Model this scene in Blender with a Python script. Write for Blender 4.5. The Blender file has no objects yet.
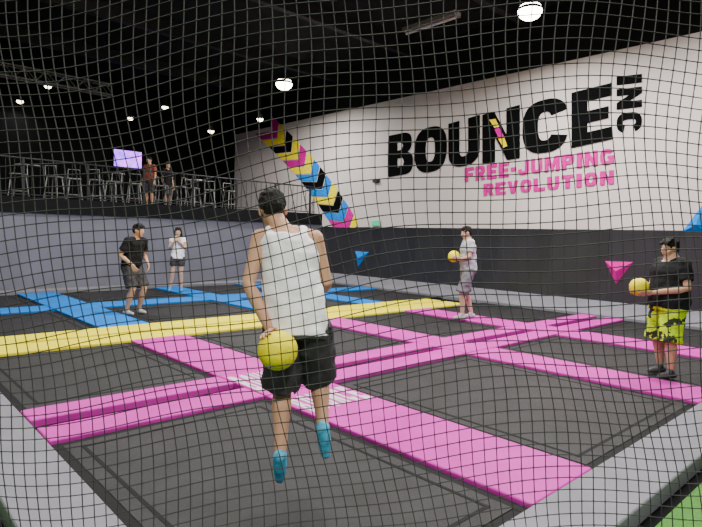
import bpy, bmesh, math, random, time
from mathutils import Vector, Matrix, noise
random.seed(4)
T0 = time.time()
C = bpy.context.scene.collection
V = Vector
R = math.radians
# ------------------------------------------------------------------ camera
F = 551.0
CAMZ = 1.8
cam_d = bpy.data.cameras.new('camera'); cam = bpy.data.objects.new('camera', cam_d); C.objects.link(cam)
cam_d.sensor_width = 36; cam_d.lens = 36*F/702; cam_d.clip_start = 0.05
cam.matrix_world = Matrix.Translation((0, 0, CAMZ)) @ Matrix.Rotation(R(-42.8), 4, 'Z') @ Matrix.Rotation(R(90-2.95), 4, 'X') @ Matrix.Rotation(R(1.5), 4, 'Z')
bpy.context.scene.camera = cam
CM = cam.matrix_world.to_3x3()
def LD(L, D, z=0): return V((.679*D+.734*L, .734*D-.679*L, z))
def on_u(px, py, u):           # point of the right-hand wall
    d = CM @ V(((px-351)/F, (263.5-py)/F, -1)); t = u/d.x
    return V((u, d.y*t, CAMZ+d.z*t))
# ------------------------------------------------------------------ materials
def mat(name, col, rough=.6, metal=0, var=.12, nscale=8, bump=0, bscale=60, emit=0, spec=.5, col2=None):
    m = bpy.data.materials.new(name); m.use_nodes = True
    nt = m.node_tree; b = nt.nodes['Principled BSDF']
    b.inputs['Roughness'].default_value = rough; b.inputs['Metallic'].default_value = metal
    b.inputs['Specular IOR Level'].default_value = spec
    tc = nt.nodes.new('ShaderNodeTexCoord'); n = nt.nodes.new('ShaderNodeTexNoise'); n.inputs['Scale'].default_value = nscale
    n.inputs['Detail'].default_value = 4
    nt.links.new(tc.outputs['Object'], n.inputs['Vector'])
    cr = nt.nodes.new('ShaderNodeValToRGB')
    cr.color_ramp.elements[0].position = .3; cr.color_ramp.elements[1].position = .7
    c2 = col2 or tuple(min(1, c*(1+var)) for c in col)
    a = col if col2 else tuple(c*(1-var) for c in col)
    cr.color_ramp.elements[0].color = (*a, 1); cr.color_ramp.elements[1].color = (*c2, 1)
    nt.links.new(n.outputs['Fac'], cr.inputs['Fac']); nt.links.new(cr.outputs['Color'], b.inputs['Base Color'])
    if emit:
        nt.links.new(cr.outputs['Color'], b.inputs['Emission Color']); b.inputs['Emission Strength'].default_value = emit
    if bump:
        n2 = nt.nodes.new('ShaderNodeTexNoise'); n2.inputs['Scale'].default_value = bscale
        nt.links.new(tc.outputs['Object'], n2.inputs['Vector'])
        bp = nt.nodes.new('ShaderNodeBump'); bp.inputs['Strength'].default_value = bump; bp.inputs['Distance'].default_value = .01
        nt.links.new(n2.outputs['Fac'], bp.inputs['Height']); nt.links.new(bp.outputs['Normal'], b.inputs['Normal'])
    return m
M = dict(
 pink=mat('pink_vinyl', (.54,.028,.37), .5, var=.09, nscale=2, bump=.15, bscale=12, spec=.14),
 yellow=mat('yellow_vinyl', (.82,.72,.01), .5, var=.05, nscale=2, bump=.15, bscale=12, spec=.10),
 blue=mat('blue_vinyl', (.0,.17,.58), .5, var=.06, nscale=2, bump=.15, bscale=12, spec=.14),
 grey=mat('grey_vinyl', (.17,.17,.195), .6, var=.1, nscale=3, bump=.2, bscale=14, spec=.25),
 mat=mat('woven_bed', (.014,.0135,.015), .55, var=.4, nscale=2.5, bump=.4, bscale=220, spec=.28),
 matedge=mat('bed_border', (.006,.006,.007), .7, spec=.15),
 black=mat('black_base', (.003,.003,.0035), .8, spec=.1),
 turf=mat('green_turf', (.05,.20,.03), .9, nscale=60, bump=.8, bscale=250, col2=(.10,.30,.04)),
 wallw=mat('white_wall', (.57,.525,.51), .8, var=.06, nscale=.5, spec=.2),
 wallb=mat('black_padding', (.024,.024,.029), .38, var=.35, nscale=.7, spec=.5),
 wallg=mat('grey_padding', (.165,.165,.205), .65, var=.1, nscale=1.2, spec=.2),
 dark=mat('dark_paint', (.006,.006,.007), .9, spec=.2),
 ceil=mat('dark_ceiling', (.012,.012,.012), .9, var=.4, nscale=1, spec=.2),
 steel=mat('dull_steel', (.20,.20,.19), .5, .6),
 psteel=mat('stool_metal', (.26,.26,.26), .5, .3),
 dsteel=mat('dark_steel', (.022,.022,.024), .6, .2, spec=.3),
 ink=mat('black_ink', (.003,.003,.0035), 1, spec=.05),
 magenta=mat('magenta_paint', (.55,.006,.26), .9, spec=.05),
 cyan=mat('blue_paint', (.0,.20,.66), .9, spec=.05),
 yel=mat('yellow_paint', (.85,.70,.0), .9, spec=.05),
 white=mat('white_print', (.62,.60,.62), .6),
 lamp=mat('lamp_glow', (1,.90,.70), .5, emit=25, var=0),
 lampd=mat('small_lamp_glow', (1,.86,.62), .5, emit=12, var=0),
 net=mat('net_cord', (.022,.025,.022), .8, var=.2, spec=.3),
 ball=mat('yellow_ball', (.88,.78,.0), .55, var=.04, bump=.2, bscale=90, spec=.2),
 skin=mat('tan_skin', (.56,.32,.20), .55, var=.06, nscale=10, spec=.3),
 skin2=mat('light_skin', (.58,.38,.27), .55, var=.06, nscale=10, spec=.3),
 hair=mat('black_hair', (.008,.007,.006), .7, bump=.6, bscale=140, spec=.2),
 eyew=mat('eye_white', (.7,.7,.68), .3), pupil=mat('dark_pupil', (.01,.008,.006), .2), lip=mat('lips', (.38,.14,.11), .5),
 tank=mat('white_cotton', (.95,.95,.97), .85, var=.02, bump=.4, bscale=20),
 tee_b=mat('black_cotton', (.010,.010,.012), .85, bump=.3, bscale=20, spec=.2),
 tee_g=mat('pale_grey_cotton', (.42,.43,.46), .85, bump=.3, bscale=20),
 short_g=mat('grey_shorts', (.16,.16,.18), .85, bump=.3, bscale=20),
 short_d=mat('charcoal_shorts', (.036,.033,.038), .8, bump=.3, bscale=20),
 lime=mat('lime_black_shorts', (.55,.88,.0), .7, nscale=9, col2=(.03,.04,.02), spec=.15),
 shoe_t=mat('light_blue_sock', (.06,.42,.66), .7, nscale=25, var=.4), shoe_w=mat('pale_shoe', (.4,.4,.4), .6), shoe_b=mat('blue_shoe', (.03,.25,.55), .6),
 shoe_d=mat('dark_shoe', (.06,.06,.065), .6),
 red=mat('rust_shirt', (.22,.05,.03), .8),
 screen=mat('purple_screen', (.02,.04,.75), .4, emit=4, nscale=3, col2=(.75,.15,1)),
 green=mat('green_sign', (.0,.45,.18), .5, emit=.8),
)
lr = M['lime'].node_tree.nodes['Color Ramp'].color_ramp; lr.elements[0].position = .54; lr.elements[1].position = .57
# ------------------------------------------------------------------ helpers
def link(name, me, m, parent=None):
    o = bpy.data.objects.new(name, me); C.objects.link(o)
    if m: me.materials.clear(); me.materials.append(m)
    if parent: o.parent = parent
    return o
def obj(name, bm, m, parent=None, loc=None, smooth=False):
    me = bpy.data.meshes.new(name); bmesh.ops.recalc_face_normals(bm, faces=bm.faces); bm.to_mesh(me); bm.free()
    if smooth: me.polygons.foreach_set('use_smooth', [True]*len(me.polygons))
    o = link(name, me, m, parent)
    if loc: o.location = loc
    return o
def tag(o, label=None, cat=None, group=None, kind=None):
    if label: o['label'] = label
    if cat: o['category'] = cat
    if group: o['group'] = group
    if kind: o['kind'] = kind
    return o
def thing(name, label, cat, loc=(0,0,0), rz=0, group=None):
    o = bpy.data.objects.new(name, None); C.objects.link(o); o.location = loc; o.rotation_euler = (0,0,rz)
    return tag(o, label, cat, group)
def box(bm, c, s, rz=0):
    m = Matrix.Translation(c) @ Matrix.Rotation(rz, 4, 'Z') @ Matrix.Diagonal((*s, 1))
    return bmesh.ops.create_cube(bm, size=1, matrix=m)
def ring_frame(t):
    a = V((0,0,1)) if abs(t.z) < .9 else V((0,1,0))
    x = t.cross(a).normalized(); return x, t.cross(x).normalized()
def skin_rings(bm, rings, cap=True):
    vs = [[bm.verts.new(p) for p in r] for r in rings]
    n = len(vs[0])
    for a, b in zip(vs, vs[1:]):
        for i in range(n): bm.faces.new((a[i], a[(i+1)%n], b[(i+1)%n], b[i]))
    if cap: bm.faces.new(list(reversed(vs[0]))); bm.faces.new(vs[-1])
def chain(bm, pts, rads, seg=12, round_=True):
    pts = [V(p) for p in pts]; rings = []
    n = len(pts); T = []
    for i in range(n):
        t = (pts[min(i+1,n-1)]-pts[max(i-1,0)]).normalized(); T.append(t)
    x, y = ring_frame(T[0])
    def ring(c, r, x, y): return [c+(x*math.cos(2*math.pi*k/seg)+y*math.sin(2*math.pi*k/seg))*r for k in range(seg)]
    if round_:
        for a in (80, 55, 30): rings.append(ring(pts[0]-T[0]*rads[0]*math.sin(R(a)), rads[0]*math.cos(R(a)), x, y))
    for i in range(n):
        x = (x - T[i]*x.dot(T[i])).normalized(); y = T[i].cross(x)
        rings.append(ring(pts[i], rads[i], x, y))
    if round_:
        for a in (30, 55, 80): rings.append(ring(pts[-1]+T[-1]*rads[-1]*math.sin(R(a)), rads[-1]*math.cos(R(a)), x, y))
    skin_rings(bm, rings)
def ell(bm, c, r, B=None):
    m = Matrix.Identity(4)
    if B: m = Matrix((B[0], B[1], B[2])).transposed().to_4x4()
    m = Matrix.Translation(c) @ m @ Matrix.Diagonal((*r, 1))
    bmesh.ops.create_uvsphere(bm, u_segments=20, v_segments=14, radius=1, matrix=m)
def bake(name, bm, m, parent, voxel, smooth=5, disp=0, dscale=12):
    bmesh.ops.recalc_face_normals(bm, faces=bm.faces)
    me = bpy.data.meshes.new('tmp'); bm.to_mesh(me); bm.free()
    o = bpy.data.objects.new('tmp', me); C.objects.link(o)
    r = o.modifiers.new('r', 'REMESH'); r.mode = 'VOXEL'; r.voxel_size = voxel
    s = o.modifiers.new('s', 'SMOOTH'); s.factor = .5; s.iterations = smooth
    dg = bpy.context.evaluated_depsgraph_get(); me2 = bpy.data.meshes.new_from_object(o.evaluated_get(dg))
    bpy.data.objects.remove(o)
    if disp:
        for v in me2.vertices:
            v.co += v.normal*(noise.noise(v.co*dscale)*disp)
    me2.name = name
    me2.polygons.foreach_set('use_smooth', [True]*len(me2.polygons))
    return link(name, me2, m, parent)
# ------------------------------------------------------------------ people (built first, while the scene is small)
def lerp(a,b,t): return V(a)*(1-t)+V(b)*t
STAND = dict(pel=(0,0,.95), hipL=(-.095,0,.90), hipR=(.095,0,.90), kneeL=(-.10,.02,.49), kneeR=(.10,.02,.49), ankL=(-.11,-.01,.085), ankR=(.11,-.01,.085),
  footL=(0,1,0), footR=(0,1,0), sh=(0,0,1.42), shL=(-.18,0,1.41), shR=(.18,0,1.41), elL=(-.23,-.02,1.13), elR=(.23,-.02,1.13), wrL=(-.24,.06,.88), wrR=(.24,.06,.88),
  head=(0,.02,1.605), face=(0,1,0))
SEC = [(-.2,.10,.085),(-.08,.15,.11),(.03,.162,.112),(.18,.152,.108),(.36,.142,.102),(.58,.155,.112),(.76,.168,.118),(.9,.162,.108),(1.0,.125,.085),(1.06,.075,.065)]
def hand(bm, wr, d, n, side, curl=.5, ball=None, fr=.009):
    wr = V(wr); d = V(d).normalized(); n = V(n); n = (n-d*n.dot(d)).normalized()
    lat = d.cross(n)*side
    def pr(p, r):
        if ball:
            c, br = ball; q = p-c
            return c+q.normalized()*(br+r*.9)
        return p
    for k in range(4):
        o = (k-1.5)*.0215
        chain(bm, [wr+lat*o*.5, pr(wr+d*.045+lat*o*.85,.013), pr(wr+d*.09+lat*o,.012)], [.016,.015,.011], 8)
        p = pr(wr+d*.09+lat*o, .010); dr = (d+lat*o*6).normalized(); pts = [p]
        ln = [.036,.041,.039,.031][k]
        for s in range(3):
            a = curl*(.7+.35*s)
            dr2 = (dr*math.cos(a*(s+1)*.6)+n*math.sin(a*(s+1)*.6)).normalized() if not ball else dr
            if ball and len(pts) > 1: dr2 = (pts[-1]-pts[-2]).normalized()
            pts.append(pr(pts[-1]+dr2*ln*(1-.2*s), fr))
        chain(bm, pts, [fr*1.08,fr,fr*.92,fr*.78], 8)
    th = [wr+d*.02-lat*.022, wr+d*.045-lat*.048+n*.008, wr+d*.072-lat*.060+n*.018, wr+d*.093-lat*.062+n*.026]
    if ball: th = th[:1]+[pr(q,.010) for q in th[1:]]
    chain(bm, th, [.015,.012,.0105,.009], 8)
def person(label, loc, rz, pose, wear, voxel=.008, group=None, girth=1.0, limb=None, hs=1.08, scale=1.0):
    limb = limb or girth
    J = {k: V(v) for k,v in {**STAND, **pose}.items() if k not in ('curl','holdL','holdR','ndL','ndR','nL','nR','headup')}
    root = thing('person', label, 'person', loc, rz, group); root.scale = (scale,)*3
    up = (J['sh']-J['pel']).normalized()
    rh = (J['hipR']-J['hipL']).normalized(); rs = (J['shR']-J['shL']).normalized()
    def torso(bm, infl, s0, s1, hem=0):
        rings = []
        for s in [s0]+[q[0] for q in SEC if s0 < q[0] < s1]+[s1]:
            for q0,q1 in zip(SEC, SEC[1:]):
                if q0[0] <= s <= q1[0]:
                    w = (s-q0[0])/(q1[0]-q0[0]); a = q0[1]+(q1[1]-q0[1])*w; b = q0[2]+(q1[2]-q0[2])*w
            if hem and s < .5: a = max(a,.158)+hem; b = max(b,.112)+hem
            a = a*girth+infl; b = b*girth+infl
            c = lerp(J['pel'], J['sh'], s)
            x = lerp(rh,rs,max(0,min(1,s))).normalized(); y = up.cross(x).normalized()
            rings.append([c+x*a*abs(math.cos(t))**.85*(1 if math.cos(t)>=0 else -1)+y*b*math.sin(t) for t in [2*math.pi*k/24 for k in range(24)]])
        skin_rings(bm, rings)
    bm = bmesh.new(); torso(bm, 0, -.2, 1.06)
    hf = J['face'].normalized(); hu = (V(pose.get('headup',(0,0,1)))); hu = (hu-hf*hu.dot(hf)).normalized(); hr = hf.cross(hu).normalized()
    H = J['head']; hp = lambda x,y,z: H+(hr*x+hf*y+hu*z)*hs
    B = (hr,hf,hu)
    def e_(bm_, x,y,z, r): ell(bm_, hp(x,y,z), tuple(q*hs for q in r), B)
    chain(bm, [J['sh']-up*.03, lerp(J['sh'],hp(0,-.015,-.06),.6), hp(0,-.012,-.04)], [.075*girth,.060*girth,.056], 14)
    for S in 'LR':   # trapezius
        chain(bm, [lerp(J['sh'],J['sh'+S],.7)-up*.012, lerp(J['sh'],J['sh'+S],.35)+up*.012, lerp(J['sh'],hp(0,-.015,-.06),.55)], [.04,.042,.035], 12)
    e_(bm,0,-.01,.03,(.074,.092,.085)); e_(bm,0,.022,-.035,(.056,.068,.076)); e_(bm,0,.062,-.088,(.024,.02,.02))
    chain(bm, [hp(0,.084,.012), hp(0,.104,-.022)], [.008,.0135], 8); e_(bm,0,.072,.026,(.046,.016,.010))
    for s in (-1,1):
        e_(bm,s*.074,-.005,-.008,(.010,.018,.031)); e_(bm,s*.042,.05,-.03,(.02,.022,.025))
    for s,S in ((-1,'L'),(1,'R')):
        sh,el = J['sh'+S],J['el'+S]
        ball = None
        if 'hold'+S in pose:
            bc, br, cdir, dd = pose['hold'+S]; bc = V(bc); cdir = V(cdir).normalized(); dd = V(dd); dd = (dd-cdir*dd.dot(cdir)).normalized()
            wr = bc+cdir*(br+.028)-dd*.07; ball = (bc,br); hd, hn = dd, -cdir
        else:
            wr = J['wr'+S]; hd = V(pose.get('nd'+S, wr-el)); hn = V(pose.get('n'+S, (-s*1,.2,0)))
        chain(bm, [lerp(J['sh'],sh,.25)+V((0,0,.01)), lerp(J['sh'],sh,.7), sh], [.060*limb,.058*limb,.057*limb], 12)
        chain(bm, [sh, lerp(sh,el,.4), el, lerp(el,wr,.25), wr], [.056*limb,.048*limb,.037*limb,.040*limb,.027], 12)
        hand(bm, wr, hd, hn, s, pose.get('curl',.45), ball, .0092 if voxel<.006 else .0105)
        hip,kn,an = J['hip'+S],J['knee'+S],J['ank'+S]
        fd = J['foot'+S].normalized(); sd = (kn-an).normalized(); fu = (sd-fd*sd.dot(fd)).normalized()
        back = -fd
        chain(bm, [hip, lerp(hip,kn,.35), lerp(hip,kn,.75), kn, lerp(kn,an,.28)+back*.014, lerp(kn,an,.6)+back*.005, an], [.09*limb,.082*limb,.064*limb,.055*limb,.059*limb,.044*limb,.036], 14)
        chain(bm, [an-fd*.035-fu*.038, an+fd*.06-fu*.045, an+fd*.15-fu*.058], [.034,.033,.022], 12)
        chain(bm, [an, an+fd*.05-fu*.03], [.036,.032], 12)
        b2 = bmesh.new()
        chain(b2, [an-fd*.035-fu*.038, an+fd*.06-fu*.045, an+fd*.155-fu*.053], [.043,.043,.032], 14)
        chain(b2, [an+fu*.03, an+fd*.04-fu*.03], [.043,.042], 14, False)
        bake('shoe' if wear.get('shoe') else 'sock', b2, M[wear.get('shoe_mat','shoe_w')], root, max(voxel,.007), 3)
    bake('body', bm, M[wear.get('skin','skin')], root, voxel, 4)
    for s in (-1,1):
        b2 = bmesh.new(); e_(b2,s*.031,.079,.004,(.013,.011,.008)); e = obj('eye', b2, M['eyew'], root, smooth=True)
        b2 = bmesh.new(); e_(b2,s*.031,.0885,.004,(.0055,.004,.0055)); obj('pupil', b2, M['pupil'], e, smooth=True)
    b2 = bmesh.new(); e_(b2,0,.089,-.052,(.022,.007,.0075)); obj('mouth', b2, M['lip'], root, smooth=True)
    b2 = bmesh.new(); e_(b2,0,-.018,.042,(.081,.096,.082)); e_(b2,0,-.055,0,(.07,.055,.065))
    for k in range(9):
        x = -.06+.015*k; chain(b2, [hp(x*.9,.0,.11), hp(x,.062,.098-abs(x)*.35), hp(x*1.05,.083,.070-abs(x)*.3)], [.02,.014,.006], 8)
    if wear.get('hair') == 'long':
        for s in (-1,1): chain(b2, [hp(s*.06,-.02,.04), hp(s*.078,.0,-.04), hp(s*.08,.0,-.14), hp(s*.07,.0,-.2)], [.03,.026,.024,.012], 10)
        chain(b2, [hp(0,-.06,.02), hp(0,-.09,-.08), hp(0,-.10,-.2)], [.06,.055,.03], 12)
    bake('hair', b2, M['hair'], root, max(voxel,.006), 3, .009, 45)
    b2 = bmesh.new()
    if wear['top'] == 'tank':
        torso(b2, .014, -.16, 1.0, hem=.012)
        for s,S in ((-1,'L'),(1,'R')):
            x = rs*s; f = up.cross(rs).normalized()
            for g in (-1,1):
                base = lerp(J['pel'],J['sh'],.84)+x*.09+f*g*.085; topp = J['sh']+x*.105+up*.028
                chain(b2, [base, lerp(base,topp,.55)+f*g*.016, topp], [.040,.038,.036], 12)
    else:
        torso(b2, .016, -.12, 1.03, hem=.012)
        for s,S in ((-1,'L'),(1,'R')):
            sh,el = J['sh'+S],J['el'+S]
            chain(b2, [lerp(J['sh'],sh,.3), lerp(J['sh'],sh,.75), sh], [.072*limb,.072*limb,.071*limb], 14)
            k = .68 if wear['top'] == 'tee' else .3
            chain(b2, [sh, lerp(sh,el,k*.5), lerp(sh,el,k)], [.071*limb,.069*limb,.072*limb], 14, False)
    bake('tank_top' if wear['top']=='tank' else 't_shirt', b2, M[wear['top_mat']], root, max(voxel,.007), 4, .020, 11)
    b2 = bmesh.new(); torso(b2, .012, -.2, .12, hem=.004)
    for S in 'LR':
        hip,kn = J['hip'+S],J['knee'+S]; k = wear.get('short_len',.9); lo = wear.get('loose',1)
        chain(b2, [lerp(hip,kn,-.1), lerp(hip,kn,.3), lerp(hip,kn,k)], [.105*limb*lo,.108*limb*lo,.104*limb*lo], 16, False)
    bake('shorts', b2, M[wear['short_mat']], root, max(voxel,.007), 4, .022, 11)
    return root
def ball(label, root_loc, rz, c, r, scale=1.0):
    p = V(root_loc)+Matrix.Rotation(rz,3,'Z')@(V(c)*scale)
    bm = bmesh.new(); bmesh.ops.create_icosphere(bm, subdivisions=4, radius=r*scale)
    for v in bm.verts:
        g = min(abs(v.co.x),abs(v.co.y),abs(v.co.z))
        if g < r*.035: v.co *= .985
    tag(obj('ball', bm, M['ball'], None, p, True), label, 'ball', 'yellow balls')
# front jumper
fl = LD(-.375,3.4,0); frz = R(-42.8)
bc = (-.030,-.27,1.13)
pose = dict(pel=(.055,-.03,1.26), hipL=(-.035,-.02,1.21), hipR=(.145,-.02,1.21), kneeL=(-.04,.06,.80), kneeR=(.19,.16,.85), ankL=(-.03,-.06,.43), ankR=(.23,-.04,.60),
  footL=(-.05,.5,-.85), footR=(.1,.35,-.93), sh=(-.03,.07,1.785), shL=(-.195,.06,1.765), shR=(.14,.09,1.77), elL=(-.245,-.06,1.49), elR=(.225,.08,1.49), wrR=(.18,.28,1.42),
  head=(-.135,.16,1.945), face=(-.15,.85,-.5), headup=(-.18,.4,1), holdL=(bc,.115,(-.55,.35,.78),(.2,-.75,-.3)), ndR=(-.1,.9,-.3), nR=(-1,0,-.2))
person('person in white tank top and charcoal shorts mid-jump, seen from behind', fl, frz, pose, dict(top='tank',top_mat='tank',short_mat='short_d',shoe_mat='shoe_t',short_len=.93,loose=1.12), .005, girth=1.04, limb=1.06, hs=1.1)
ball('yellow ball held behind the back of the front jumper', fl, frz, bc, .115)
print('front', time.time()-T0)
# right man
rl = LD(4.18,7.2,.052); rrz = R(56)
bc = (0,.42,1.14)
person('person in black T-shirt and lime patterned shorts holding ball at right', rl, rrz, dict(
  sh=(0,-.02,1.45), shL=(-.21,-.02,1.44), shR=(.21,-.02,1.44), head=(0,.02,1.635), face=(0,.95,-.15), elL=(-.31,.0,1.15), elR=(.31,.0,1.15),
  kneeL=(-.13,.05,.49), kneeR=(.13,.03,.49), ankL=(-.14,.02,.085), ankR=(.15,-.06,.085), holdL=(bc,.115,(-.75,-.3,-.55),(.25,.9,.1)), holdR=(bc,.115,(.75,-.3,-.55),(-.25,.9,.1))),
  dict(top='tee',top_mat='tee_b',short_mat='lime',shoe_mat='shoe_d',shoe=1,short_len=1.08,loose=1.10), .008, girth=1.5, limb=1.22, scale=1.03)
ball('yellow ball held by the person in lime patterned shorts', rl, rrz, bc, .115, 1.03)
# middle man
ml = LD(2.51,11.75,.075); mrz = R(52)
bc = (-.03,.30,1.22)
person('person in pale grey T-shirt hugging a ball, standing before the black wall', ml, mrz, dict(
  pel=(0,0,1.0), hipL=(-.1,0,.95), hipR=(.1,0,.95), sh=(0,.02,1.50), shL=(-.18,.02,1.49), shR=(.18,.02,1.49), head=(0,.06,1.685), face=(0,.95,-.25), elL=(-.25,.06,1.22), elR=(.25,.06,1.22),
  kneeL=(-.12,.14,.53), kneeR=(.12,.0,.52), ankL=(-.12,.12,.085), ankR=(.13,-.14,.085), holdL=(bc,.115,(-.8,-.3,-.2),(.25,.9,.2)), holdR=(bc,.115,(.8,-.3,-.2),(-.25,.9,.2))),
  dict(top='tee',top_mat='tee_g',short_mat='short_g',shoe_mat='shoe_w',shoe=1,skin='skin2',short_len=1.0), .009, girth=1.12, scale=1.09)
ball('yellow ball held by the person in grey', ml, mrz, bc, .115, 1.09)
# left man
ll = LD(-4.44,11.3,.052); lrz = R(-158)
person('person in black T-shirt and black shorts crouching slightly on the left', ll, lrz, dict(
  pel=(0,-.08,.93), hipL=(-.1,-.06,.88), hipR=(.1,-.06,.88), sh=(0,.03,1.40), shL=(-.19,.03,1.39), shR=(.19,.03,1.39), head=(0,.10,1.585), face=(-.2,1,-.15),
  elL=(-.27,-.04,1.12), elR=(.28,-.06,1.12), wrL=(-.21,.13,.95), wrR=(.20,.14,.96), ndL=(.3,.4,-.8), ndR=(-.3,.4,-.8), nL=(.8,-.4,0), nR=(-.8,-.4,0),
  kneeL=(-.12,.12,.49), kneeR=(.12,.08,.48), ankL=(-.13,-.02,.085), ankR=(.13,-.06,.085)),
  dict(top='tee',top_mat='tee_b',short_mat='short_d',shoe_mat='shoe_w',shoe=1), .009, girth=1.08, scale=1.09)
# woman
gl = LD(-4.87,15.5,.082); grz = R(150)
person('person in white top and dark shorts raising hands to chin at the back', gl, grz, dict(
  shL=(-.16,0,1.41), shR=(.16,0,1.41), elL=(-.21,.06,1.15), elR=(.21,.06,1.16), wrL=(-.07,.17,1.33), wrR=(.08,.18,1.36), ndL=(.3,-.1,1), ndR=(-.3,-.1,1), nL=(.4,-1,0), nR=(-.4,-1,0),
  kneeL=(-.09,.05,.49), kneeR=(.13,.03,.49), ankL=(-.1,.0,.085), ankR=(.2,-.03,.085)),
  dict(top='sleeveless',top_mat='tank',short_mat='short_d',shoe_mat='shoe_b',shoe=1,hair='long',skin='skin2',short_len=.5), .009, girth=.92, scale=1.04)
person('person in rust red shirt standing by the stools upstairs', (7.75,18.6,2.55), R(120), {}, dict(top='tee',top_mat='red',short_mat='short_d',shoe=1,shoe_mat='shoe_d'), .016, 'people upstairs')
person('person in black standing upstairs to the right of the one in rust red', (8.75,19.4,2.55), R(200), {}, dict(top='tee',top_mat='tee_b',short_mat='short_d',shoe=1,shoe_mat='shoe_d'), .016, 'people upstairs')
print('people', time.time()-T0)
# ------------------------------------------------------------------ room
def pad(name, label, cat, u0, u1, v0, v1, z0, z1, m, group=None, bev=.02):
    bm = bmesh.new(); box(bm, (0,0,(z1-z0)/2), (u1-u0, v1-v0, z1-z0))
    bmesh.ops.bevel(bm, geom=[e for e in bm.edges if any(v.co.z > .001 for v in e.verts)], offset=bev, segments=3, affect='EDGES', profile=.6)
    o = obj(name, bm, m, None, ((u0+u1)/2, (v0+v1)/2, z0))
    return tag(o, label, cat, group)
def slab(name, u0, u1, v0, v1, z0, z1, m):
    bm = bmesh.new(); box(bm, ((u0+u1)/2,(v0+v1)/2,(z0+z1)/2), (u1-u0,v1-v0,z1-z0))
    return tag(obj(name, bm, m), kind='structure')
slab('floor', -5, 14.1, -3, 25.2, -.15, 0, M['black'])
WU = 13.9
slab('wall_right', WU, WU+.2, -3, 23.4, 2.1, 6.45, M['wallw'])
slab('wall_right_end', WU+.02, WU+.2, 23.4, 25, 2.1, 6.45, M['dark'])
slab('wall_right_top', WU+.02, WU+.2, -3, 25, 6.45, 8.0, M['dark'])
slab('wall_right_lower', WU+.02, WU+.2, -3, 16.8, 0, 2.1, M['wallb'])
slab('wall_back', -5, WU, 16.8, 17.0, 0, 2.25, M['wallg'])
slab('floor_mezzanine', -5, WU, 16.95, 25.2, 2.27, 2.55, M['dark'])
slab('wall_far', -5, 14.1, 25, 25.2, 2.5, 8, M['dark'])
slab('wall_left', -5.2, -5, -3, 25, 0, 8, M['dark'])
slab('ceiling', -5, 14.1, -3, 25.2, 8, 8.15, M['ceil'])
slab('trim_1', -5, WU, 16.74, 16.8, 2.18, 2.6, M['dark'])
for i, vv in enumerate((4, 8, 12, 16, 20)):
    slab('trim_%d' % (i+2), -5, WU, vv, vv+.2, 7.6, 8, M['dsteel'])
k = 0; vv = 1.0
orde = ['first','second','third','fourth','fifth','sixth','seventh','eighth','ninth','tenth','eleventh']
while vv < 16.6:
    v1 = min(vv+1.55, 16.75)
    pad('wall_pad', '%s black padded wall panel from the right, below the lettered white wall' % orde[k], 'wall pad', WU-.05, WU+.02, vv, v1-.004, .1, 2.08, M['wallb'], 'black wall pads', bev=.006)
    vv += 1.55; k += 1
slab('floor_turf', -5, 12, -3, 1.15, 0, .02, M['turf'])
slab('floor_turf_side', -5, .65, 1.15, 16.8, 0, .02, M['turf'])
# ------------------------------------------------------------------ trampolines
UC = [(1.2,3.3),(4.2,6.9),(7.65,9.7),(10.5,12.95)]
VC = [(1.75,4.85),(5.85,8.6),(10,12.7),(13.5,16.2)]
US = [(3.3,4.2),(6.9,7.65),(9.7,10.5)]
cn = ['leftmost','second from left','third from left','rightmost']
rn = ['in the nearest row','between pink double strip and yellow strip','just behind the yellow strip','in the last row by the far grey wall']
for i,(u0,u1) in enumerate(UC):
    for j,(v0,v1) in enumerate(VC):
        t = thing('trampoline', 'black woven trampoline bed, %s, %s' % (cn[i], rn[j]), 'trampoline', ((u0+u1)/2,(v0+v1)/2,0), 0, 'trampoline beds')
        w, h = u1-u0-.02, v1-v0-.02
        bm = bmesh.new(); box(bm, (0,0,.02), (w-.16,h-.16,.04)); obj('bed', bm, M['mat'], t)
        bm = bmesh.new()
        for s in (-1,1):
            box(bm, (s*(w/2-.04),0,.018),(.08,h,.036)); box(bm, (0,s*(h/2-.04),.017),(w-.16,.08,.034))
        obj('border', bm, M['matedge'], t)
        bm = bmesh.new()
        for s in (-1,1):
            box(bm, (s*(w/2-.2),0,.041),(.03,h-.36,.004)); box(bm, (0,s*(h/2-.2),.0405),(w-.36,.03,.004))
        obj('seam', bm, M['matedge'], t)
PZ = .07
sn = ['left','middle','right']
for i,(u0,u1) in enumerate(US):
    for (v0,v1),w in (((1.75,4.83),'in front of the pink double strip'),((5.87,8.58),'between pink double strip and yellow strip')):
        pad('safety_pad', 'long pink pad, %s of three, %s' % (sn[i], w), 'pad', u0,u1,v0,v1,0,PZ,M['pink'],'pink pads')
    pad('safety_pad', 'square pink pad where the %s long strip crosses the double strip' % sn[i], 'pad', u0,u1,4.85,5.85,0,PZ+.003,M['pink'],'pink pads')
    for (v0,v1),w in (((10.02,12.68),'right behind the yellow strip'),((13.52,16.2),'nearest the far grey wall')):
        pad('safety_pad', 'long blue pad, %s of three, %s' % (sn[i], w), 'pad', u0,u1,v0,v1,0,PZ,M['blue'],'blue pads')
    pad('safety_pad', 'square blue pad at the %s crossing of the blue strips' % sn[i], 'pad', u0,u1,12.7,13.5,0,PZ+.003,M['blue'],'blue pads')
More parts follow.
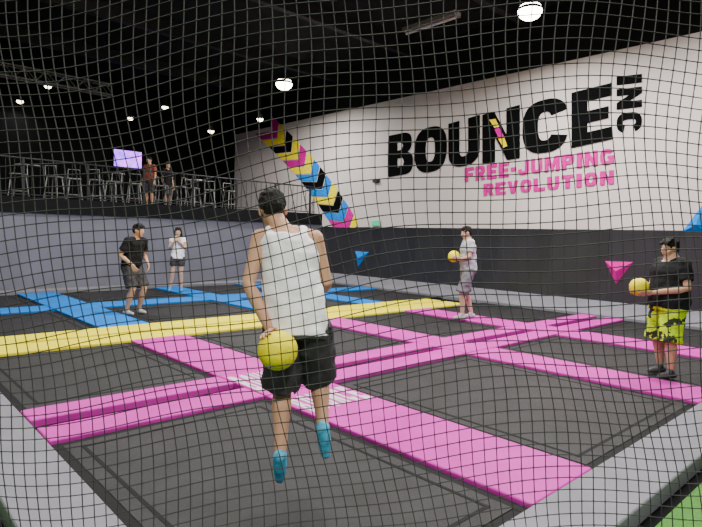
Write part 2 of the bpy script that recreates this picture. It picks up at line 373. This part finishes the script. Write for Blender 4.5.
for i,(u0,u1) in enumerate(UC):
    a, b = u0+.01, u1-.01
    pad('safety_pad', 'narrow pink pad, nearer half of double strip, %s' % cn[i], 'pad', a,b,4.85,5.25,0,PZ,M['pink'],'pink double strip')
    pad('safety_pad', 'narrow pink pad, farther half of double strip, %s' % cn[i], 'pad', a,b,5.48,5.85,0,PZ,M['pink'],'pink double strip')
    pad('safety_pad', 'blue pad running toward the lettered wall, %s' % cn[i], 'pad', a,b,12.7,13.5,0,PZ,M['blue'],'blue pads')
yb = [1.2,4.1,7.65,10.5,12.1]
for i in range(4):
    pad('safety_pad', 'yellow pad, nearer half of the yellow strip, %s' % cn[i], 'pad', yb[i]+.005,yb[i+1]-.005,8.62,9.22,0,PZ,M['yellow'],'yellow strip')
    pad('safety_pad', 'yellow pad, farther half of the yellow strip, %s' % cn[i], 'pad', yb[i]+.005,yb[i+1]-.005,9.36,9.98,0,PZ,M['yellow'],'yellow strip')
pad('perimeter_pad', 'long light grey pad along the left edge beside the turf', 'pad', .69,1.16,2.15,16.7,0,.13,M['grey'],'grey edge pads')
pad('perimeter_pad', 'long light grey pad at lower right beside green turf', 'pad', 2.2,12.9,1.24,1.70,0,.12,M['grey'],'grey edge pads')
pad('perimeter_pad', 'grey pad along the foot of the far grey wall', 'pad', 1.2,12.95,16.22,16.78,0,.12,M['grey'],'grey edge pads')
bm = bmesh.new()
prof = [(12.97,0),(12.97,.09),(13.0,.13),(13.78,.34),(13.83,.33),(13.83,0)]
skin_rings(bm, [[V((x,1.2,z)) for x,z in prof],[V((x,16.7,z)) for x,z in prof]])
tag(obj('perimeter_pad', bm, M['grey']), 'sloping grey pad along the foot of the black lower wall', 'pad', 'grey edge pads')
bm = bmesh.new()
rr = [(.69,2.13),(1.16,2.13),(1.16,1.70),(2.18,1.70),(2.18,1.24),(1.3,1.24),(.69,1.8)]
skin_rings(bm, [[V((x,y,0)) for x,y in rr],[V((x,y,.13)) for x,y in rr]])
tag(obj('perimeter_pad', bm, M['grey']), 'grey pad cutting across the near corner', 'pad', 'grey edge pads')
# ------------------------------------------------------------------ flat writing
def eval_curve(cu):
    o = bpy.data.objects.new('t', cu); C.objects.link(o)
    dg = bpy.context.evaluated_depsgraph_get(); me = bpy.data.meshes.new_from_object(o.evaluated_get(dg)); bpy.data.objects.remove(o)
    return me
def warp(me, q, nrm, base=.0):       # q = bl, br, tr, tl
    for v in me.vertices:
        x,y,z = v.co
        v.co = (q[0]*(1-x)+q[1]*x)*(1-y)+(q[3]*(1-x)+q[2]*x)*y + nrm*(z+base)
def poly_me(loops, ext=.02):
    cu = bpy.data.curves.new('t', 'CURVE'); cu.dimensions = '2D'; cu.fill_mode = 'BOTH'; cu.extrude = ext
    for lp in loops:
        s = cu.splines.new('POLY'); s.points.add(len(lp)-1); s.use_cyclic_u = True
        for p, c in zip(s.points, lp): p.co = (c[0], c[1], 0, 1)
    return eval_curve(cu)
def sup(cx, cy, rx, ry, a0=0, a1=360, n=28, e=.75):
    out = []
    for i in range(n+1):
        a = R(a0+(a1-a0)*i/n); c, s = math.cos(a), math.sin(a)
        out.append((cx+rx*abs(c)**e*(1 if c>=0 else -1), cy+ry*abs(s)**e*(1 if s>=0 else -1)))
    return out
G = {}
G['E'] = [[(0,0),(1,0),(1,.22),(.4,.22),(.4,.39),(.92,.39),(.92,.6),(.4,.6),(.4,.78),(1,.78),(1,1),(0,1)]]
G['F'] = [[(0,0),(.38,0),(.38,.36),(.9,.36),(.9,.58),(.38,.58),(.38,.77),(1,.77),(1,1),(0,1)]]
G['L'] = [[(0,0),(1,0),(1,.24),(.38,.24),(.38,1),(0,1)]]
G['T'] = [[(.31,0),(.69,0),(.69,.77),(1,.77),(1,1),(0,1),(0,.77),(.31,.77)]]
G['I'] = [[(0,0),(1,0),(1,1),(0,1)]]
G['-'] = [[(0,.34),(1,.34),(1,.6),(0,.6)]]
G['V'] = [[(.33,0),(.67,0),(1,1),(.66,1),(.5,.38),(.34,1),(0,1)]]
G['M'] = [[(0,0),(.26,0),(.26,.6),(.42,0),(.58,0),(.74,.6),(.74,0),(1,0),(1,1),(.66,1),(.5,.42),(.34,1),(0,1)]]
G['N'] = [[(0,0),(.34,0),(.34,.52),(.68,0),(1,0),(1,1),(.66,1),(.66,.48),(.32,1),(0,1)]]
G['U'] = [[(0,1)]+sup(.5,.38,.5,.38,180,360,16)+[(1,1),(.65,1)]+sup(.5,.36,.15,.15,360,180,10)+[(.35,1)]]
G['J'] = [[(1,1),(.64,1)]+sup(.49,.36,.15,.13,360,180,10)+[(.34,.4),(0,.4)]+sup(.5,.36,.5,.36,180,360,16)]
G['O'] = [sup(.5,.5,.5,.5)[:-1], sup(.5,.5,.155,.27)[:-1]]
G['C'] = [sup(.5,.5,.5,.5,22,338)+sup(.5,.5,.16,.27,325,35)]
G['G'] = [sup(.5,.5,.5,.5,30,300)+[(1,.08),(1,.56),(.55,.56),(.55,.38),(.68,.38),(.68,.26)]+sup(.5,.5,.17,.27,285,40)]
G['P'] = [[(0,0),(.36,0),(.36,.33),(.55,.33)]+sup(.58,.665,.42,.335,-80,85,10)+[(.5,1),(0,1)], [(.36,.56),(.54,.56),(.6,.67),(.54,.78),(.36,.78)]]
G['R'] = [[(0,0),(.35,0),(.35,.35),(.45,.35),(.63,0),(1,0),(.8,.38)]+sup(.6,.69,.38,.31,-55,85,10)+[(.5,1),(0,1)], [(.35,.57),(.55,.57),(.61,.67),(.55,.78),(.35,.78)]]
G['B'] = [[(0,0),(.55,0)]+sup(.62,.27,.38,.27,-80,70,10)+sup(.6,.76,.35,.24,-60,85,10)+[(.5,1),(0,1)], [(.36,.2),(.6,.2),(.66,.3),(.6,.41),(.36,.41)], [(.36,.6),(.56,.6),(.62,.7),(.56,.8),(.36,.8)]]
NU = V((-1,0,0))
def wq(*p): return [on_u(x,y,WU) for x,y in p]
def word(s, q, ext, m, root, gap=.13, nrm=NU, inv=None, base=.012):
    wd = {'I':.42,'M':1.3,'-':.5}
    tot = sum(wd.get(c,1) for c in s)+gap*(len(s)-1); x = 0
    at = lambda x,y: (q[0]*(1-x)+q[1]*x)*(1-y)+(q[3]*(1-x)+q[2]*x)*y
    for c in s:
        w = wd.get(c,1); a, b = x/tot, (x+w)/tot
        me = poly_me(G[c], ext); warp(me, [at(a,0),at(b,0),at(b,1),at(a,1)], nrm, base)
        me.transform(inv); link('letter', me, m, root); x += w+gap
wl = thing('wall_lettering', 'huge black word BOUNCE with small sideways INC on the white wall', 'sign', (WU,9,3))
wl_inv = Matrix.Translation((-WU,-9,-3))
for ch,(x0,x1,t0,t1,b0,b1) in zip('BOUNCE', [(389,413,136,131,177,173),(415,447,131,123,175,169),(449,480,124,115,169,163),(483,520,115,105,164,158),(523,569,105,94,156,149),(572,612,93,83,148,139)]):
    me = poly_me(G[ch]); warp(me, wq((x0,b0),(x1,b1),(x1,t1),(x0,t0)), NU, .012)
    me.transform(wl_inv); link('letter', me, M['ink'], wl)
word('INC', wq((617,77),(617,134),(642,131),(642,74)), .012, M['ink'], wl, .2, inv=wl_inv)
for pts, mm in (([(490,120),(496,119),(500,127),(495,128)],'yel'),([(495,129),(500,128),(505,137),(499,138)],'magenta'),([(499,139),(505,138),(508,146),(504,148)],'yel')):
    me = poly_me([[(0,0),(1,0),(1,1),(0,1)]], .004); warp(me, wq(*pts), NU, .034)
    me.transform(wl_inv); link('color_patch', me, M[mm], wl)
w2 = thing('wall_lettering', 'pink slogan FREE-JUMPING REVOLUTION on the white wall under the big word', 'sign', (WU,8,2.5))
i2 = Matrix.Translation((-WU,-8,-2.5))
word('FREE-JUMPING', wq((465,182),(614,164),(614,148),(465,168)), .012, M['magenta'], w2, .2, inv=i2)
word('REVOLUTION', wq((484,196),(614,184),(614,170),(484,184)), .012, M['magenta'], w2, .2, inv=i2)
# chevron ribbon
ch_root = thing('wall_mural', 'diagonal ribbon of yellow, pink, blue and black chevrons on the white wall', 'mural', (WU,15,4))
cols = ['magenta','yel','ink','yel','magenta','yel','cyan','ink','cyan','yel','ink','cyan','magenta','yel']
n = len(cols); P0 = V((264,125)); P1 = V((349,230))
def path(t): return P0.lerp(P1,t)+V((4.5,-3))*math.sin(math.pi*t)
for i,cn_ in enumerate(cols):
    t0_, t1_ = i/n, (i+1)/n
    c0, c1 = path(t0_), path(t1_); a = c1-c0; p = V((a.y,-a.x)).normalized()*12
    L0 = [c0-p, c0+a*1.0, c0+p, c1+p-a*.10, c1+a*.9, c1-p-a*.10]
    w = wq(*[(q.x,min(q.y,231)) for q in L0])
    bm = bmesh.new()
    f = [bm.verts.new(q+NU*.016-V((WU,15,4))) for q in w]; b_ = [bm.verts.new(q+NU*.002-V((WU,15,4))) for q in w]
    for A in ((0,1,4,5),(1,2,3,4)):
        bm.faces.new([f[x] for x in A]); bm.faces.new([b_[x] for x in reversed(A)])
    for x in range(6): bm.faces.new((f[x],f[(x+1)%6],b_[(x+1)%6],b_[x]))
    obj('chevron', bm, M[cols[i]], ch_root)
def tri(pts, u, m, label, d=.12):
    q = [on_u(x,y,u) for x,y in pts]; c = sum(q, V())/3
    bm = bmesh.new(); vs = [bm.verts.new(x-c) for x in q]; ap = bm.verts.new(V((-d,0,-.05)))
    bm.faces.new(vs)
    for i in range(3): bm.faces.new((vs[i],vs[(i+1)%3],ap))
    tag(obj('wall_target', bm, m, None, c), label, 'target', 'triangular wall targets')
tri([(605,261),(633,262),(616,284)], WU-.05, M['magenta'], 'pink triangle pointing down on the black lower wall')
tri([(355,251),(369,252),(358,267)], WU-.05, M['cyan'], 'small blue triangle on the black wall below the chevron ribbon')
tri([(682,232),(704,203),(708,232)], WU, M['cyan'], 'blue triangle at right edge of the white wall')
c = on_u(377,223,WU)
t = thing('exit_sign', 'small green lit sign low on the white wall', 'sign', c)
bm = bmesh.new(); box(bm, (-.03,0,0),(.05,.42,.2)); obj('housing', bm, M['white'], t)
bm = bmesh.new(); box(bm, (-.058,0,0),(.008,.38,.16)); obj('sign_face', bm, M['green'], t)
c = on_u(377,181,WU)
bm = bmesh.new(); box(bm, (-.05,0,0),(.1,.3,.12)); bmesh.ops.bevel(bm, geom=bm.edges[:], offset=.015, segments=2, affect='EDGES')
tag(obj('wall_box', bm, M['dsteel'], None, c), 'small dark box fixed to the white wall above the green sign', 'box')
for lab, cc, hh in (('white printed word on the pink crossing pad left of the front jumper', (3.72,5.35,PZ+.004), .36), ('white printed word on the pink pad just right of the front jumper', (3.75,4.35,PZ+.001), .26)):
    pp = thing('pad_print', lab, 'printed logo', cc, 0, 'white prints on pink pads')
    word('BOUNCE', [V((-.40,-hh,0)),V((.40,-hh,0)),V((.40,hh,0)),V((-.40,hh,0))], .001, M['white'], pp, .45, nrm=V((0,0,1)), inv=Matrix.Identity(4), base=.0015)
print('signs', time.time()-T0)
# ------------------------------------------------------------------ lamps
def lathe(bm, prof, seg=28):
    skin_rings(bm, [[V((r*math.cos(2*math.pi*k/seg), r*math.sin(2*math.pi*k/seg), z)) for k in range(seg)] for r,z in prof], cap=False)
def lamp(label, loc, rad=.26, small=False, power=0, group='ceiling lamps'):
    t = thing('ceiling_lamp', label, 'lamp', loc, 0, group)
    bm = bmesh.new(); lathe(bm, [(.05,.35),(.07,.33),(rad*.55,.2),(rad,.02),(rad,0),(rad*.97,0),(rad*.5,.19),(.05,.3)]); obj('reflector', bm, M['dsteel'], t, smooth=True)
    bm = bmesh.new(); ell(bm, (0,0,.0), (rad*.94,rad*.94,.2 if not small else .1)); obj('diffuser', bm, M['lampd' if small else 'lamp'], t, smooth=True)
    bm = bmesh.new(); top = 8-loc[2]; chain(bm, [(0,0,.33),(0,0,top)], [.015,.015], 8, False); obj('rod', bm, M['dsteel'], t)
    if power:
        ld = bpy.data.lights.new('lamp_light','AREA'); ld.shape='DISK'; ld.size=rad*2; ld.energy=power; ld.color=(1,.96,.92); ld.spread=R(170)
        lo = bpy.data.objects.new('lamp_light', ld); C.objects.link(lo); lo.location = (loc[0],loc[1],loc[2]-.24)
def lp(px, py, z):
    d = CM @ V(((px-351)/F, (263.5-py)/F, -1)); t = (z-CAMZ)/d.z
    return (d.x*t, d.y*t, z)
lamp('large bright round lamp hanging above the big lettering', lp(530,11,6.9), .28, power=420)
lamp('bright round lamp hanging above the front jumper', lp(284,84,6.9), .30, power=420)
for (u,v,z,pw) in [(3.5,3.5,7.2,350),(8,4.5,7.2,400),(6,9.5,7.3,400),(11,2.5,7.2,400),(4,14,7.4,340),(1.5,8,7.3,330),(.2,-1.2,5.2,330),(-1.8,1.6,5.2,150),(3,-1.8,5.2,120)]:  # extra lamps added out of view; the low ones brighten the front jumper
    lamp('added bright round lamp hanging from the ceiling out of view', (u,v,z), .27, power=pw)
for x,y,z,l in ((48,86,7.0,'small lamp by the lit truss at upper left'),(20,101,6.6,'small lamp at far upper left under the truss'),(130,118,6.3,'small lamp above the purple screen'),(165,107,6.6,'small lamp right of the purple screen'),(260,119,6.2,'small lamp at the top of the chevron ribbon'),(495,72,6.9,'small lamp just above the top of the white wall'),(211,131,5.9,'dim small lamp left of the white wall end')):
    lamp(l, lp(x,y,z), .13, True, group='small ceiling lamps', power=14)
t = thing('ceiling_batten', 'long unlit pale fluorescent batten hanging under the black ceiling', 'light fixture', (10.5,8.75,6.9))
bm = bmesh.new(); box(bm, (0,0,.06),(.26,1.6,.1)); obj('housing', bm, M['steel'], t)
bm = bmesh.new(); chain(bm, [(0,-.75,-.02),(0,.75,-.02)], [.03,.03], 8); obj('tube', bm, M['white'], t)
for s in (-.6,.6):
    bm = bmesh.new(); chain(bm, [(0,s,.1),(0,s,1.1)], [.008,.008], 6, False); obj('hanger', bm, M['dsteel'], t)
t = thing('roof_truss', 'lit steel lattice truss under the dark ceiling at upper left', 'truss', (1,19.5,6.3))
bm = bmesh.new()
for z in (0,.35):
    for y in (-.15,.15): chain(bm, [(0,y,z),(5.8,y,z)], [.03,.03], 8, False)
obj('chord', bm, M['steel'], t)
bm = bmesh.new(); x = 0; s = 0
while x < 5.7:
    for y in (-.15,.15): chain(bm, [(x,y,.35*s),(x+.29,y,.35*(1-s))], [.015,.015], 6, False)
    chain(bm, [(x,-.15,.35*s),(x,.15,.35*s)], [.013,.013], 6, False)
    x += .29; s = 1-s
obj('lattice', bm, M['steel'], t)
for x in (.5,5.2):
    bm = bmesh.new(); chain(bm, [(x,0,.35),(x,0,1.7)], [.012,.012], 6, False); chain(bm,[(x,-.15,.35),(x,.15,.35)],[.02,.02],6,False); obj('hanger', bm, M['dsteel'], t)
# ------------------------------------------------------------------ mezzanine
t = thing('guard_rail', 'black metal guard rail along the upper floor edge', 'railing', (0,17.1,2.55))
bm = bmesh.new()
chain(bm, [(-1,0,1.1),(13.8,0,1.1)], [.025,.025], 8, False); chain(bm, [(-1,0,.12),(13.8,0,.12)], [.015,.015], 8, False); obj('rail', bm, M['dsteel'], t)
for i in range(8):
    bm = bmesh.new(); box(bm, (2+i*1.65,0,.55),(.06,.06,1.1)); obj('post', bm, M['dsteel'], t)
for i in range(56):
    if i % 8 == 0: continue
    bm = bmesh.new(); box(bm, (2+i*.206,0,.6),(.014,.014,.96)); obj('baluster', bm, M['dsteel'], t)
def stool():
    t = thing('bar_stool', '', 'stool', (0,0,0), 0, 'stools on the upper floor')
    bm = bmesh.new(); box(bm, (0,0,.72),(.36,.36,.035)); bmesh.ops.bevel(bm, geom=bm.edges[:], offset=.012, segments=2, affect='EDGES'); obj('seat', bm, M['psteel'], t)
    for sx in (-1,1):
        for sy in (-1,1):
            bm = bmesh.new(); chain(bm, [(sx*.14,sy*.14,.71),(sx*.21,sy*.21,.0)], [.018,.016], 8, False); obj('leg', bm, M['psteel'], t)
    bm = bmesh.new(); a_ = [(-.185,-.185),(.185,-.185),(.185,.185),(-.185,.185)]
    for q in range(4):
        p0,p1 = a_[q],a_[(q+1)%4]
        chain(bm, [(*p0,.25),(*p1,.25)], [.009,.009], 6, False)
    obj('foot_ring', bm, M['psteel'], t)
    bm = bmesh.new(); chain(bm, [(-.17,.17,.73),(-.16,.2,1.02),(.16,.2,1.02),(.17,.17,.73)], [.014]*4, 8, False); obj('backrest', bm, M['psteel'], t)
    return t
s0 = stool()
def copy(t):
    c = t.copy(); C.objects.link(c)
    for ch in t.children:
        d = ch.copy(); C.objects.link(d); d.parent = c
    return c
spots = [(3.7,17.9),(4.6,17.8),(5.2,18.0),(5.75,17.75),(6.3,17.85),(7.0,18.0),(7.9,17.9),(8.4,17.7),(8.95,17.8),(9.7,18.0),(10.4,17.8)]
on = ['leftmost','second','third','fourth','fifth','sixth','seventh','eighth','ninth','tenth','rightmost']
for i,(u,v) in enumerate(spots):
    s = s0 if i == 0 else copy(s0)
    s.location = (u,v,2.55); s.rotation_euler.z = random.uniform(-1,1)+(math.pi if i%2 else 0)
    s['label'] = 'metal bar stool behind the guard rail, %s of the row from the left' % on[i]
for i,(u,v) in enumerate([(4.1,18.7),(6.6,18.7),(9.4,18.5)]):
    t = thing('bar_table', 'tall round dark table on the upper floor, %s of three' % ['left','middle','right'][i], 'table', (u,v,2.55), 0, 'tall tables upstairs')
    bm = bmesh.new(); lathe(bm, [(.001,1.04),(.34,1.04),(.35,1.06),(.34,1.08),(.001,1.08)]); obj('table_top', bm, M['psteel'], t)
    bm = bmesh.new(); chain(bm, [(0,0,.02),(0,0,1.04)], [.035,.03], 12, False); obj('column', bm, M['dsteel'], t)
    bm = bmesh.new(); lathe(bm, [(.001,0),(.25,0),(.24,.03),(.04,.05),(.001,.05)]); obj('base', bm, M['dsteel'], t)
def on_v(px,py,v):
    d = CM @ V(((px-351)/F, (263.5-py)/F, -1)); t = v/d.y
    return V((d.x*t, v, CAMZ+d.z*t))
c = on_v(128,159,24.78)
t = thing('television', 'glowing purple screen on the far upper wall', 'screen', c)
bm = bmesh.new(); box(bm, (0,.06,0),(1.3,.1,.82)); obj('casing', bm, M['ink'], t)
bm = bmesh.new(); box(bm, (0,0,0),(1.2,.02,.72)); obj('screen', bm, M['screen'], t)
bm = bmesh.new(); box(bm, (0,.16,0),(.3,.1,.3)); obj('bracket', bm, M['ink'], t)
# ------------------------------------------------------------------ net
def make_net():
    cell = .0345; NL, NZ = 132, 98
    def pos(i, j):
        L = (i-NL/2)*cell; z = .03+j*cell
        z2 = z + .050*math.sin(L*2.1+.6) + .014*math.sin(L*7+z*4)+ .03*(L*L)*(z-1.7) + .10*L*min(1,z/1.0)
        L2 = L - .07*(z-1.7) + .06*math.sin(z*2.0+.3+L*.8) + .012*math.sin(z*9+L*6)
        D = 1.56+.07*L2*L2+.02*math.sin(L*3+z*2)
        return LD(L2, D, max(.02,z2))
    P = [[pos(i,j) for j in range(NZ+1)] for i in range(NL+1)]
    def cords(lines, r):
        vs, fs = [], []
        for ln in lines:
            b = len(vs)
            for k,pt in enumerate(ln):
                t = (ln[min(k+1,len(ln)-1)]-ln[max(k-1,0)]).normalized(); x,y = ring_frame(t)
                for s in ((1,0),(0,1),(-1,0),(0,-1)): vs.append(pt+x*s[0]*r+y*s[1]*r)
            for k in range(len(ln)-1):
                for s in range(4):
                    fs.append((b+4*k+s, b+4*k+(s+1)%4, b+4*k+4+(s+1)%4, b+4*k+4+s))
        return vs, fs
    lines = [P[i] for i in range(NL+1)] + [[P[i][j] for i in range(NL+1)] for j in range(NZ+1)]
    vs, fs = cords(lines, .0016)
    for row in P:
        for pt in row:
            b = len(vs); r = .0040
            vs += [pt+V(d)*r for d in ((1,0,0),(-1,0,0),(0,1,0),(0,-1,0),(0,0,1),(0,0,-1))]
            for f in ((0,2,4),(2,1,4),(1,3,4),(3,0,4),(2,0,5),(1,2,5),(3,1,5),(0,3,5)): fs.append(tuple(b+x for x in f))
    t = thing('safety_net', 'black square-mesh safety net hanging across the whole near side', 'net', LD(0,1.56,0))
    off = LD(0,1.56,0)
    me = bpy.data.meshes.new('mesh_panel'); me.from_pydata([v-off for v in vs], [], fs); link('mesh_panel', me, M['net'], t)
    for nm, ln in (('top_rope',[P[i][NZ] for i in range(NL+1)]),('bottom_rope',[P[i][0] for i in range(NL+1)])):
        v2, f2 = cords([ln], .008); me = bpy.data.meshes.new(nm); me.from_pydata([v-off for v in v2], [], f2); link(nm, me, M['net'], t)
make_net()
print('net', time.time()-T0)
# ------------------------------------------------------------------ world
w = bpy.data.worlds.new('world'); bpy.context.scene.world = w; w.use_nodes = True
w.node_tree.nodes['Background'].inputs[0].default_value = (.75,.8,1,1); w.node_tree.nodes['Background'].inputs[1].default_value = .11
